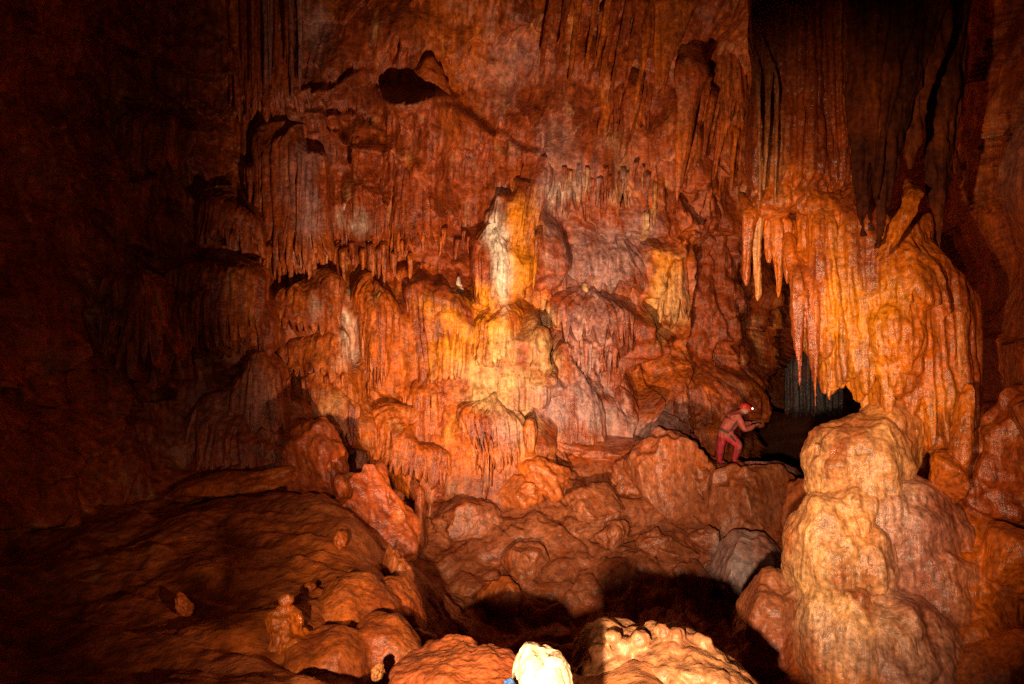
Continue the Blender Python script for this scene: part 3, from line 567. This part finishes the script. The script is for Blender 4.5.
# ------------------------------------------------------------------ boulders and blocks
def rock(label, px, py, Y, rx, ry, name='boulder', cat='boulder', group='boulders on the cave bank', mat=None, tint=None, tmix=.5, rd=None, s=None, rib=.4, lump=1., **k):
    v, f = lump_geo(px,py,Y,rx,ry,rd,**k); me = make_mesh(name, v, f); s = s or Y/18.; warp(me, s, .22)
    roughen(me, s, .05*lump, .02*rib, .014, k.get('seed',0))
    o = finish(name, me, mat or M_MUD, tint=tint, tmix=tmix); tag(o, label, cat, group); return o
B = [
 ('long smooth red boulder shaped like a slug at the top of the bank', 604,452,17.0,46,18, dict(seed=1,tilt=-3,tint=RUST)),
 ('orange knob at the left end of the slug shaped boulder', 567,444,16.8,13,15, dict(seed=2,tint=ORANGE)),
 ('small peaked stone at the right end of the slug shaped boulder', 640,440,17,9,14, dict(seed=3)),
 ('large rough brown boulder in the middle of the bank', 668,482,15.8,36,44, dict(seed=4,cut=3,sub=6)),
 ('upright rectangular slab left of the big round boulder', 701,494,15,13,27, dict(seed=5,cut=5,sq=.6,tilt=6)),
 ('big rounded wet boulder below the caver', 748,508,14.6,44,38, dict(seed=6,sub=6,cut=1)),
 ('cracked grey boulder at the lower right of the bank', 748,575,12.6,36,34, dict(seed=7,tint=GREY,cut=4,sub=6,tmix=.6)),
 ('round knobbly stone against the slug shaped boulder', 628,482,15.6,17,19, dict(seed=8)),
 ('orange lump at the upper left of the bank', 545,480,15.8,24,20, dict(seed=9,tint=ORANGE)),
 ('low orange brown lump below the central curtain tip', 515,492,15.6,22,15, dict(seed=10,tint=ORANGE)),
 ('rounded stone under the orange lump on the bank', 596,505,15.0,22,15, dict(seed=11)),
 ('pair end stone in the row of round stones on the bank', 588,528,14.2,16,12, dict(seed=12)),
 ('small round stone in the centre of the bank', 612,536,13.8,14,12, dict(seed=13)),
 ('flat broken slab in the lower middle of the bank', 654,548,13.3,16,13, dict(seed=14,cut=5,tilt=20)),
 ('broken slab with sharp corner right of the flat one', 676,558,13,17,13, dict(seed=15,cut=6,tilt=-15)),
 ('angular brown slab leaning above the grey boulder', 706,546,13.4,20,16, dict(seed=16,cut=6,tilt=-35)),
 ('wedge of brown rock left of the grey boulder', 693,585,12.4,17,20, dict(seed=17,cut=5)),
 ('orange cobble in the shadow at the lower left of the bank', 500,598,11.2,19,17, dict(seed=18,tint=ORANGE,cut=2)),
 ('dark stone beside the orange cobble', 520,560,12.6,22,15, dict(seed=19)),
 ('dim flat stone at the left foot of the bank', 470,590,11.8,20,12, dict(seed=20,cut=3)),
 ('rounded rock above the brown column hollow', 470,520,14.4,28,18, dict(seed=21,cut=1)),
 ('low stone on the right shoulder of the bank', 782,490,16.4,20,10, dict(seed=22,cut=2)),
 ('long flat slab lying behind the caver', 770,466,17.6,30,6, dict(seed=23,cut=3,tilt=-8,tint=PURPLE)),
 ('stone under the feet of the caver', 722,470,17.4,22,8, dict(seed=24,cut=2)),
 ('small pointed pale stone lying by the grey boulder', 737,610,11,7,8, dict(seed=25)),
 ('grey brown boulder under the orange apron at the wall foot', 452,474,15.4,20,17, dict(seed=26,tint=GREY,rib=1)),
 ('tall reddish orange block standing on the left shelf', 320,478,13.2,33,50, dict(seed=27,cut=2,sub=6,tint=RUST,amp=.3,rib=1)),
 ('second leaning orange brown block right of the tall one', 376,524,12.2,36,54, dict(seed=30,cut=2,sub=6,tilt=14,tint=RUST,amp=.3,rib=1)),
 ('narrow brown pillar of rock beneath the leaning block', 398,585,9.6,17,34, dict(seed=29,cut=2)),
 ('brown boulder at the lower right beside the pit', 778,626,7.6,44,50, dict(seed=30,sub=6,cut=2,tilt=-30,mat=M_NMUD,tmix=.95)),
 ('low boulder under the hollow at the left edge of the pit', 408,640,7.6,22,16, dict(seed=31)),
 ('thin bright shelf stone running along the foot of the left wall', 240,484,12.8,68,11, dict(seed=32,tilt=8,tint=ORANGE,rd=.6)),
 ('pale violet hump at the base of the plain red slab', 645,428,18.6,42,18, dict(seed=34,tint=PURPLE)),
 ('blocky red rock with a black cleft on top high on the wall', 424,120,17.0,30,50, dict(seed=36,cut=4,sq=.7,tint=RUST,rib=1)),
 ('dark ridge stone at the right edge of the bank', 800,520,13,18,40, dict(seed=37,cut=3)),
]
for lab,px,py,Y,rx,ry,k in B:
    k = dict(k)
    if k.get('tint') is None: k['tint'] = MUD
    if 10.9 < Y and py > 430 and 400 < px < 800 and 'behind the caver' not in lab:
        k['cut'] = k.get('cut',0)+3; k.setdefault('amp',.3); rx *= 1.18; ry *= 1.15
        Y = (floor_at(px, py+ry*.2, 10) or Y) + .15*ry/F*Y
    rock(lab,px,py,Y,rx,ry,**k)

def big(name, label, cat, parts, voxel, s, tint=None, tmix=.5, rib=1., lump=1., parent=None, smooth=2, mat=M_NEAR, seed=0, group=None, wa=.22):
    me = fuse(name, parts, voxel, smooth); warp(me, s, wa); roughen(me, s, .05*lump, .035*rib, .014, seed)
    o = finish(name, me, mat, parent, tint, tmix)
    if parent is None: tag(o, label, cat, group)
    return o
# ---- near left mound details
parts = [lump_geo(286,600,6.1,6,7,seed=41,sub=4), lump_geo(284,622,6.1,16,17,seed=42,sub=5,amp=.25), lump_geo(291,655,6.05,20,28,seed=43,sub=5,amp=.25), lump_geo(284,700,6.0,30,44,seed=44,sub=5)]
me = fuse('s', parts, .012, 2); roughen(me, .3, .06, .03, .02, 8)
tag(finish('stalagmite', me, M_NEAR, tint=ORANGE, tmix=.6), 'knobbly stalagmite of stacked balls on the near left mound', 'stalagmite', 'stalagmites standing in the cave')
parts = [lump_geo(352,632,7.2,50,48,rd=.7,seed=81,sub=6,amp=.15), lump_geo(382,660,6.4,38,46,rd=.5,seed=82,sub=5,amp=.15,tilt=-20), lump_geo(330,668,6.0,46,34,rd=.5,seed=83,sub=5,amp=.15,tilt=-20),
         lump_geo(400,615,8.0,26,42,rd=.5,seed=85,sub=5,amp=.15,tilt=15)]
big('flowstone_mound','overlapping smooth orange brown humps stepping down to the pit at the lower left','flowstone',parts,.022,.5,tint=MUD,tmix=.35,rib=.3,lump=1.1,seed=9,smooth=14,wa=.2,mat=M_NMUD)
rock('shiny red knob sitting on the left mound edge',340,541,9.0,6,9,name='nodule',cat='nodule',group='nodules of the near mound',mat=M_NMUD,seed=43,s=.4,tint=RUST)
rock('small pale knob on the slope of the left mound',310,586,7.4,6,4,name='nodule',cat='nodule',group='nodules of the near mound',mat=M_NMUD,seed=44,s=.3)
rock('round pale knob at the foot of the left mound',376,671,5.2,8,8,name='nodule',cat='nodule',group='nodules of the near mound',mat=M_NMUD,seed=45,s=.3,tint=BUFF)
rock('lone orange pebble in the dark at the far left',184,608,7.0,8,10,name='nodule',cat='nodule',group='nodules of the near mound',mat=M_NMUD,seed=46,s=.3,tint=ORANGE,tilt=30)
# ---- near ledge
parts = [lump_geo(625,672,4.1,50,42,rd=.45,seed=51,sub=6,cut=1,tilt=-8), lump_geo(675,668,4.0,52,34,rd=.4,seed=52,sub=6,tilt=-8), lump_geo(710,684,3.8,50,26,rd=.35,seed=53,sub=6,tilt=-15)]
rs = random.Random(4)
for (a,b_) in [(612,637),(625,646),(640,640),(662,632),(676,634),(690,650),(702,645),(716,660),(600,652),(655,652)]:
    parts.append(lump_geo(a,b_,3.95,rs.uniform(7,11),rs.uniform(6,9),seed=rs.randint(0,99),sub=4))
me = fuse('near_ledge', parts, .011, 2); roughen(me, .35, .05, .02, .02, 5)
tag(finish('rock_ledge', me, M_NMUD, tint=(.27,.11,.045), tmix=.85), 'knobbly tan rock ledge lit brightly at the bottom middle', 'rock ledge')
parts = [lump_geo(440,680,4.2,52,24,rd=.5,seed=55,sub=6,cut=2,tilt=5), lump_geo(486,680,4.1,34,15,rd=.4,seed=56,sub=5)]
me = fuse('l', parts, .012, 2); roughen(me, .35, .06, .02, .02, 6)
tag(finish('rock_ledge', me, M_NMUD, tint=MUD, tmix=.7), 'low orange brown rock ledge left of the white stalagmite', 'rock ledge')
parts = [lump_geo(533,700,2.6,22,54,seed=61,sub=5,amp=.08), lump_geo(553,704,2.6,22,52,seed=62,sub=5,amp=.08), lump_geo(543,720,2.6,33,70,seed=63,sub=5,amp=.08),lump_geo(531,655,2.5,8,8,seed=64,sub=4),lump_geo(554,662,2.5,9,7,seed=65,sub=4)]
me = fuse('w', parts, .006, 2); roughen(me, .2, .05, .02, .02, 7)
tag(finish('stalagmite', me, M_NEAR, tint=(.33,.23,.14), tmix=1.2), 'stubby white twin topped stalagmite glaring at the bottom centre', 'stalagmite', 'stalagmites standing in the cave')

# ------------------------------------------------------------------ the hanging flowstone on the right
root = empty('hanging_flowstone', P(850,0,8.6)); tag(root, 'huge orange dripping flowstone mass hanging at the right', 'flowstone')
parts = [drape_geo(752,862,-60,212,8.6,depth=.5,flutes=14,fa=.1,tip=.05,dome=.05,topw=.9,seed=1,q=1),
         lump_geo(793,200,8.4,18,16,seed=2,sub=4), lump_geo(775,205,8.4,20,18,seed=3,sub=4), lump_geo(822,215,8.3,22,16,seed=4,sub=4), lump_geo(845,222,8.2,24,18,seed=14,sub=4)]
big('fluted_column', '', '', parts, .02, .5, parent=root, seed=1)
parts = [drape_geo(793,870,188,402,8.4,depth=.55,flutes=5,fa=.22,tip=.32,dome=.15,seed=5,q=1,taper=.8,topw=.2),
         drape_geo(836,915,205,432,8.1,depth=.5,flutes=4,fa=.18,tip=.25,dome=.15,seed=6,q=1,taper=.75),
         drape_geo(868,978,235,475,8.0,depth=.55,flutes=5,fa=.09,tip=.3,dome=.2,seed=7,q=1,taper=.75),
         drape_geo(872,940,236,350,7.9,depth=.5,flutes=4,fa=.1,tip=.5,dome=.7,seed=9,q=1), lump_geo(900,340,7.75,34,60,rd=.3,seed=18,sub=5), lump_geo(935,400,7.8,26,50,rd=.3,seed=19,sub=5)]
for k,(sx,ty,by,ww,ln) in enumerate([(800,230,390,8,-2),(811,240,408,9,0),(824,230,402,8,0),(838,250,385,8,0),(862,300,428,12,-4),(880,320,426,12,0),(935,350,470,18,4)]):
    parts.append(spike_geo(sx,ty,by,8.05,ww,lean=ln,seed=k))
big('drapery', '', '', parts, .018, .5, parent=root, seed=2)
for k,(sx,ty,by,ww,ln,wc) in enumerate([(750,185,286,8,-4,ORANGE),(759,180,301,7,-2,BUFF),(769,195,262,6,-1,ORANGE),(777,190,297,7,1,ORANGE),(786,195,284,7,2,ORANGE),(794,200,300,7,0,ORANGE),(755,190,262,6,-8,ORANGE)]):
    v,f = spike_geo(sx,ty,by,8.35+.06*(k%3),ww,lean=ln,seed=20+k,wend=1.8,knob=.08); me = make_mesh('stalactite',v,f); roughen(me,.4,.04,.03,.012,k)
    finish('stalactite', me, M_NEAR, root, wc, .6)
for k,(sx,ty,by,ww,ln) in enumerate([(757,20,200,1.7,3),(771,15,190,1.5,-6),(778,30,205,1.3,-2)]):      # thin pale straws on the column
    v,f = spike_geo(sx,ty,by,8.02,ww,lean=ln,seed=30+k,wend=1.6); me = make_mesh('straw',v,f)
    roughen(me,.3,.05,.02,.01,k); finish('straw', me, M_NEAR, root, BUFF, .35)
v,f = spike_geo(924,172,262,7.25,11,lean=-46,seed=4,wend=6); me = make_mesh('rib',v,f); roughen(me,.4,.05,.04,.01,3); finish('rib',me,M_NEAR,root,ORANGE,.6)
# dark blades in front, their shade put into the colour
def blade(label, spikes, Y, seed):
    parts = [spike_geo(x,t,b,Y+dy,w_,lean=ln,seed=seed+i,wend=2.,flat=.55) for i,(x,t,b,w_,ln,dy) in enumerate(spikes)]
    me = fuse('b', parts, .02, 4); warp(me,.5,.25); roughen(me,.5,.07,.04,.012,seed)
    tag(finish('stalactite', me, M_SHADED, tint=SHADE_BROWN, tmix=1.0), label, 'stalactite', 'dark blades hanging at the upper right')
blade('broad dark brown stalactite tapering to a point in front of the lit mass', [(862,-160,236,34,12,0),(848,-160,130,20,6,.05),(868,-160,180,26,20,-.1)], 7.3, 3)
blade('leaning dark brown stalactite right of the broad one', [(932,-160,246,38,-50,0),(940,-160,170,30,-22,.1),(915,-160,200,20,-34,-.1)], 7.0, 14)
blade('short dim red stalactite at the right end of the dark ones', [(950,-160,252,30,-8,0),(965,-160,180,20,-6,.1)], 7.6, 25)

# ------------------------------------------------------------------ flowstone mound on the right
PEACH = (.62,.27,.10); ROSE = (.46,.20,.12)
root2 = empty('flowstone_mound', P(870,690,7.2)); tag(root2, 'pale orange flowstone mound of many bulging lobes at the lower right', 'flowstone')
for i,(parts,tn) in enumerate([
   ([lump_geo(856,480,7.75,50,62,rd=.6,seed=1,sub=5,amp=.18), lump_geo(885,440,7.9,30,44,rd=.4,seed=2,sub=5,amp=.15), lump_geo(826,470,7.7,22,40,rd=.4,seed=15,sub=4)], PEACH),
   ([lump_geo(826,552,7.4,40,62,rd=.5,seed=3,sub=5,amp=.16), lump_geo(850,520,7.45,28,48,rd=.4,seed=13,sub=4)], PEACH),
   ([lump_geo(898,535,7.5,68,60,rd=.55,seed=4,sub=5,amp=.16,tilt=-25), lump_geo(938,590,7.35,54,66,rd=.55,seed=9,sub=5,amp=.16,tilt=25)], ROSE),
   ([lump_geo(862,560,7.25,30,44,rd=.4,seed=11,sub=5,amp=.2)], PEACH),
   ([lump_geo(818,645,7.15,24,64,rd=.42,seed=5,sub=5,amp=.12)], PEACH),
   ([lump_geo(846,652,7.0,30,70,rd=.45,seed=6,sub=5,amp=.12,tilt=5)], PEACH),
   ([lump_geo(905,668,6.95,64,76,rd=.55,seed=7,sub=5,amp=.16), lump_geo(890,640,6.9,34,50,rd=.5,seed=17,sub=4)], ROSE),
   ([lump_geo(972,660,7.05,56,66,rd=.5,seed=12,sub=5,amp=.18)], ORANGE),
   ([lump_geo(860,750,7.25,120,110,rd=.8,seed=8,sub=5,amp=.05)], ORANGE)]):
    big('lobe', '', '', parts, .016, .5, tint=tn, tmix=.4, rib=.38, lump=.8, seed=3+i, smooth=5, wa=.08, parent=root2)
rock('tiny white stub on the left shoulder of the pale mound',818,449,7.17,2.6,6,name='stalagmite',cat='stalagmite',group='stalagmites standing in the cave',mat=M_NEAR,seed=9,tint=PEACH,s=.1)
parts = [lump_geo(1000,610,7.5,70,90,rd=.9,seed=71,cut=3,sub=5),lump_geo(950,560,7.7,60,60,rd=.7,seed=76,cut=2,sub=5),lump_geo(1010,690,6.6,80,60,rd=.8,seed=77,cut=3,sub=5),lump_geo(1015,556,6.9,26,40,rd=.35,seed=74,cut=5,sub=5),lump_geo(960,600,7.4,50,70,rd=.6,seed=78,cut=4,sub=5)]
big('boulder','orange brown rock slope behind the pale mound at the right edge','boulder',parts,.022,.5,tint=ORANGE,rib=.5,lump=1.5,seed=4)
parts = [lump_geo(1075,470,7.6,120,90,rd=.6,seed=72,cut=0,sub=5,amp=.3),lump_geo(990,500,7.5,48,40,rd=.3,seed=79,cut=3,sub=5,amp=.3)]
big('boulder','large rust slab leaning out at the right edge of the picture','boulder',parts,.022,.5,tint=RUST,rib=.4,lump=1.3,seed=5)
parts = [lump_geo(955,478,7.3,20,24,rd=.25,seed=73,cut=5,sub=4),lump_geo(965,440,7.3,8,50,rd=.15,seed=80,sub=4,tilt=-8)]
big('boulder','broken orange flake under the right slab','boulder',parts,.015,.5,tint=ORANGE,rib=.4,seed=6)
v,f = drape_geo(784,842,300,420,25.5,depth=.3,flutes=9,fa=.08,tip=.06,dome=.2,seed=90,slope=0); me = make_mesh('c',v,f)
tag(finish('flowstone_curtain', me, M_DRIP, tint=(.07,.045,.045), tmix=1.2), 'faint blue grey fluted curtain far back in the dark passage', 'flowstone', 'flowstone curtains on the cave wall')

# ------------------------------------------------------------------ the caver
def plain(name, col, rough=.6, emit=0):
    m = bpy.data.materials.new(name); m.use_nodes = True; b = m.node_tree.nodes['Principled BSDF']
    b.inputs['Base Color'].default_value = (*col,1); b.inputs['Roughness'].default_value = rough
    N = m.node_tree.nodes; L = m.node_tree.links
    n = N.new('ShaderNodeTexNoise'); n.inputs['Scale'].default_value = 9; n.inputs['Detail'].default_value = 5
    r = N.new('ShaderNodeMapRange'); r.inputs['From Min'].default_value=.35; r.inputs['From Max'].default_value=.65; r.inputs['To Min'].default_value = .55; r.inputs['To Max'].default_value = 1.15
    L.new(n.outputs['Fac'], r.inputs['Value']); v = N.new('ShaderNodeVectorMath'); v.operation='SCALE'; v.inputs[0].default_value = col; L.new(r.outputs[0], v.inputs['Scale']); L.new(v.outputs[0], b.inputs['Base Color'])
    bp = N.new('ShaderNodeBump'); bp.inputs['Strength'].default_value = .6; bp.inputs['Distance'].default_value = .05; L.new(n.outputs['Fac'], bp.inputs['Height']); L.new(bp.outputs[0], b.inputs['Normal'])
    if emit: b.inputs['Emission Color'].default_value = (1,.95,.85,1); b.inputs['Emission Strength'].default_value = emit
    return m
M_SUIT = plain('dusty_red_suit', (.48,.085,.055), .7); M_LEG = plain('red_trousers', (.55,.03,.04), .7); M_HELM = plain('red_helmet', (.75,.04,.02), .25)
M_SKIN = plain('skin', (.55,.30,.22), .5); M_BOOT = plain('rubber', (.05,.04,.04), .5); M_LAMP = plain('lamp', (1,.6,.5), .3, 3); M_GLOVE = plain('muddy_glove', (.33,.11,.08), .7); M_BELT = plain('webbing', (.10,.04,.03), .8)
FT = P(731, 463, 17.7)
def L(a, b, d=0.):   # zoomed view coordinates of the caver (6.215 per pixel) to metres
    return np.array([(690+a/6.215-512)/F*17.7, 17.7+d, (342-(370+b/6.215))/F*17.7])
pr = bpy.data.objects.new('person', None); COL.objects.link(pr); pr.location = FT; pr.matrix_world = Matrix.Translation(Vector(FT))
tag(pr, 'bent caver in dusty red overalls and red helmet on the bank', 'person')
def skin(name, pts, edges, rad, mat, parent, root=0, sub=2):
    me = bpy.data.meshes.new(name); me.from_pydata([tuple(p) for p in pts], edges, []); o = bpy.data.objects.new(name, me); COL.objects.link(o)
    o.modifiers.new('s','SKIN')
    for i,r in enumerate(rad):
        sv = me.skin_vertices[0].data[i]; sv.radius = (r,r) if not isinstance(r,tuple) else r; sv.use_root = (i==root)
    m = o.modifiers.new('u','SUBSURF'); m.levels = sub; m.render_levels = sub
    dg = bpy.context.evaluated_depsgraph_get(); out = bpy.data.meshes.new_from_object(o.evaluated_get(dg)); bpy.data.objects.remove(o)
    out.name = name; out.materials.clear()
    for mm in (mat if isinstance(mat,list) else [mat]): out.materials.append(mm)
    out.polygons.foreach_set('use_smooth', np.ones(len(out.polygons), bool))
    q = bpy.data.objects.new(name, out); COL.objects.link(q)
    if parent: q.parent = parent; q.matrix_parent_inverse = parent.matrix_world.inverted()
    return q
# body: one continuous skinned figure
pts = [L(218,388), L(235,345), L(262,290), L(280,262), L(318,240), L(345,228),          # pelvis, waist, chest, upper chest, neck, head
       L(285,268,-.19), L(322,352,-.26), L(372,338,-.22), L(398,322,-.18),                 # near arm
       L(280,262,.19), L(330,330,.26), L(385,325,.22), L(410,316,.20),                     # far arm
       L(238,400,-.10), L(298,455,-.16), L(272,535,-.13), L(266,562,-.13), L(305,566,-.14),# front leg
       L(205,400,.10), L(192,478,.12), L(188,555,.13), L(186,575,.13), L(222,578,.12)]     # rear leg
ed = [(0,1),(1,2),(2,3),(3,4),(4,5),(3,6),(6,7),(7,8),(8,9),(3,10),(10,11),(11,12),(12,13),(0,14),(14,15),(15,16),(16,17),(17,18),(0,19),(19,20),(20,21),(21,22),(22,23)]
rad = [.19,.18,.21,.17,.075,.095, .10,.08,.062,.04, .10,.08,.062,.04, .145,.11,.085,.07,.05, .145,.11,.085,.07,.05]
rad = [q*1.14 if i not in (4,5) else q for i,q in enumerate(rad)]
body = skin('body', pts, ed, rad, [M_SUIT, M_SKIN, M_LEG], pr)
hd = L(348,232)
for p in body.data.polygons:
    c = p.center
    if (Vector(c)-Vector(hd)).length < .14: p.material_index = 1
    elif c[2] < L(0,402)[2] and not (c[0] > L(285,0)[0] and c[2] > L(0,500)[2]): p.material_index = 2
# face details
fr = L(366,240,-.04)
def ball(name, c, r, mat, parent, sub=3):
    v,f = sphere_geo(sub); me = make_mesh(name, v*np.array(r)+np.array(c), f); me.materials.append(mat); me.polygons.foreach_set('use_smooth', np.ones(len(me.polygons),bool))
    o = bpy.data.objects.new(name, me); COL.objects.link(o); o.parent = parent; o.matrix_parent_inverse = parent.matrix_world.inverted(); return o
hc = L(350,226)
ball('head', hc, (.10,.08,.12), M_SKIN, pr); ball('nose', hc+np.array([.10,0,-.03]), (.022,.016,.022), M_SKIN, pr)
for s in (-1,1): ball('eye', hc+np.array([.088,.033*s,0.005]), (.012,.012,.012), M_BOOT, pr); ball('ear', hc+np.array([-.005,.082*s,-.02]), (.02,.012,.03), M_SKIN, pr)
# helmet: half shell with rim
bm = bmesh.new(); bmesh.ops.create_uvsphere(bm, u_segments=32, v_segments=18, radius=.155)
bmesh.ops.bisect_plane(bm, geom=bm.verts[:]+bm.edges[:]+bm.faces[:], plane_co=(0,0,-.02), plane_no=(0,0,-1), clear_outer=True)
for v in bm.verts:
    v.co.x *= 1.12
    if v.co.z < .0: v.co.x *= 1.12; v.co.y *= 1.08
me = bpy.data.meshes.new('helmet'); bmesh.ops.rotate(bm, verts=bm.verts, cent=(0,0,0), matrix=Matrix.Rotation(math.radians(18),3,'Y')); bmesh.ops.translate(bm, verts=bm.verts, vec=tuple(hc+np.array([.0,0,.03]))); bm.to_mesh(me); bm.free()
me.materials.append(M_HELM); me.polygons.foreach_set('use_smooth', np.ones(len(me.polygons),bool)); o = bpy.data.objects.new('helmet', me); COL.objects.link(o); o.parent = pr; o.matrix_parent_inverse = pr.matrix_world.inverted()
md = o.modifiers.new('t','SOLIDIFY'); md.thickness = .008
helm = o
ball('headlamp', hc+np.array([.185,-.03,.035]), (.022,.026,.026), M_LAMP, helm)
for (p0,p1,s_) in ((L(226,372,-.14),L(300,262,-.19),1),(L(215,360,.05),L(270,262,-.10),2),(L(228,385,-.22),L(262,430,-.25),3)):   # harness straps
    v,f = lump_geo(0,0,1,1,1,sub=3); v,_ = _SPH[3]; a_ = (p1-p0); ln = np.linalg.norm(a_); a_ = a_/ln; q_ = np.cross(a_,[0,1,0]); q_ /= np.linalg.norm(q_); e_ = np.cross(a_,q_)
    me = make_mesh('strap', (p0+p1)/2 + v[:,[0]]*a_*ln*.5 + v[:,[1]]*q_*.03 + v[:,[2]]*e_*.03 + np.array([0,-.06,0]), f); me.materials.append(M_BELT)
    o = bpy.data.objects.new('strap', me); COL.objects.link(o); o.parent = pr; o.matrix_parent_inverse = pr.matrix_world.inverted()
# hands with five fingers each, half closed
for base, s in ((L(398,322,-.18),-1),(L(410,316,.20),1)):
    d = np.array([.8,0,.25]); d /= np.linalg.norm(d)
    pts = [base, base+d*.05, base+d*.09]; ed = [(0,1),(1,2)]; rad = [.026,.032,.03]
    for k in range(4):
        o_ = np.array([0,(k-1.5)*.022*s, .0]); ln = [.035,.042,.04,.03][k]; n0 = len(pts)
        pts += [base+d*.10+o_, base+d*(.10+ln)+o_+np.array([0,0,-.01]), base+d*(.10+ln*1.3)+o_+np.array([-.005,0,-.045])]
        ed += [(2,n0),(n0,n0+1),(n0+1,n0+2)]; rad += [.011,.010,.008]
    n0 = len(pts); pts += [base+d*.05+np.array([0,-.035*s,.01]), base+d*.09+np.array([0,-.05*s,.0])]; ed += [(1,n0),(n0,n0+1)]; rad += [.013,.010]
    skin('hand', pts, ed, rad, M_GLOVE, pr, 0, 1)
for c in (L(292,568,-.135), L(208,582,.125)): ball('boot', c, (.14,.055,.055), M_BOOT, pr)
# belt
bm = bmesh.new(); bmesh.ops.create_cone(bm, segments=28, radius1=.225, radius2=.225, depth=.07, cap_ends=False)
bmesh.ops.rotate(bm, verts=bm.verts, cent=(0,0,0), matrix=Matrix.Rotation(math.radians(25),3,'Y')); bmesh.ops.translate(bm, verts=bm.verts, vec=tuple(L(222,372))); me = bpy.data.meshes.new('belt'); bm.to_mesh(me); bm.free()
me.materials.append(M_BELT); o = bpy.data.objects.new('belt', me); COL.objects.link(o); o.parent = pr; o.matrix_parent_inverse = pr.matrix_world.inverted(); o.modifiers.new('t','SOLIDIFY').thickness = .015

pr.scale = (.94,.94,.94)
# ---- blue kit bag corner by the white stalagmite
v,f = lump_geo(511,700,2.45,9,18,rd=.07,seed=95,sub=4,cut=4,sq=.7,tilt=20); me = make_mesh('kit_bag', v, f); me.materials.append(plain('blue_cloth',(.01,.05,.16),.8)); me.polygons.foreach_set('use_smooth', np.ones(len(me.polygons),bool))
o = bpy.data.objects.new('kit_bag', me); COL.objects.link(o); tag(o, 'blue fabric kit bag tucked behind the white stalagmite', 'bag')

# ------------------------------------------------------------------ lights: unseen cavers' lamps and one added fill (the cave has no daylight)
def spot(name, loc, target, power, size_deg, blend, color=(1,.82,.62), radius=.08):
    l = bpy.data.lights.new(name, 'SPOT'); l.energy = power; l.spot_size = math.radians(size_deg); l.spot_blend = blend; l.color = color; l.shadow_soft_size = radius
    o = bpy.data.objects.new(name, l); COL.objects.link(o); o.location = loc
    d = Vector(target)-Vector(loc); o.rotation_euler = d.to_track_quat('-Z','Y').to_euler(); return o
spot('wall_lamp', (.2,6.3,-3.2), P(530,285,17), 9200, 78, 1, (1,.74,.46), .08)
spot('camera_lamp', (-.6,-1.2,-.1), P(610,455,17), 9000, 54, 1, (1,.76,.5), .06)
spot('right_lamp', (-.8,1.0,-.8), P(848,345,8), 2300, 52, 1, (1,.70,.38), .06)
spot('near_left_lamp', (1.3,.5,-.7), P(325,590,7), 1300, 34, 1, (1,.66,.38), .04)
spot('added_left_fill', (-.3,-.4,.2), P(260,300,12), 320, 64, 1, (1,.6,.45), .2)  # added fill, not a caver's lamp; lifts the dim left wall

W = bpy.data.worlds.new('World'); SC.world = W; W.use_nodes = True
bg = W.node_tree.nodes['Background']; bg.inputs['Color'].default_value = (.35,.3,.5,1); bg.inputs['Strength'].default_value = .0015
cam = bpy.data.cameras.new('camera'); cam.lens = 24; cam.sensor_width = 36*1024/1024.5; cam.clip_end = 200; cam.clip_start = .05
co_ = bpy.data.objects.new('camera', cam); COL.objects.link(co_); co_.rotation_euler = (math.radians(90),0,0); SC.camera = co_
SC.view_settings.view_transform = 'Standard'; SC.view_settings.look = 'None'; SC.view_settings.exposure = 0; SC.view_settings.gamma = 1
SC.cycles.max_bounces = 5; SC.cycles.diffuse_bounces = 2; SC.cycles.glossy_bounces = 2; SC.cycles.use_denoising = False
SC.cycles.sample_clamp_indirect = .6
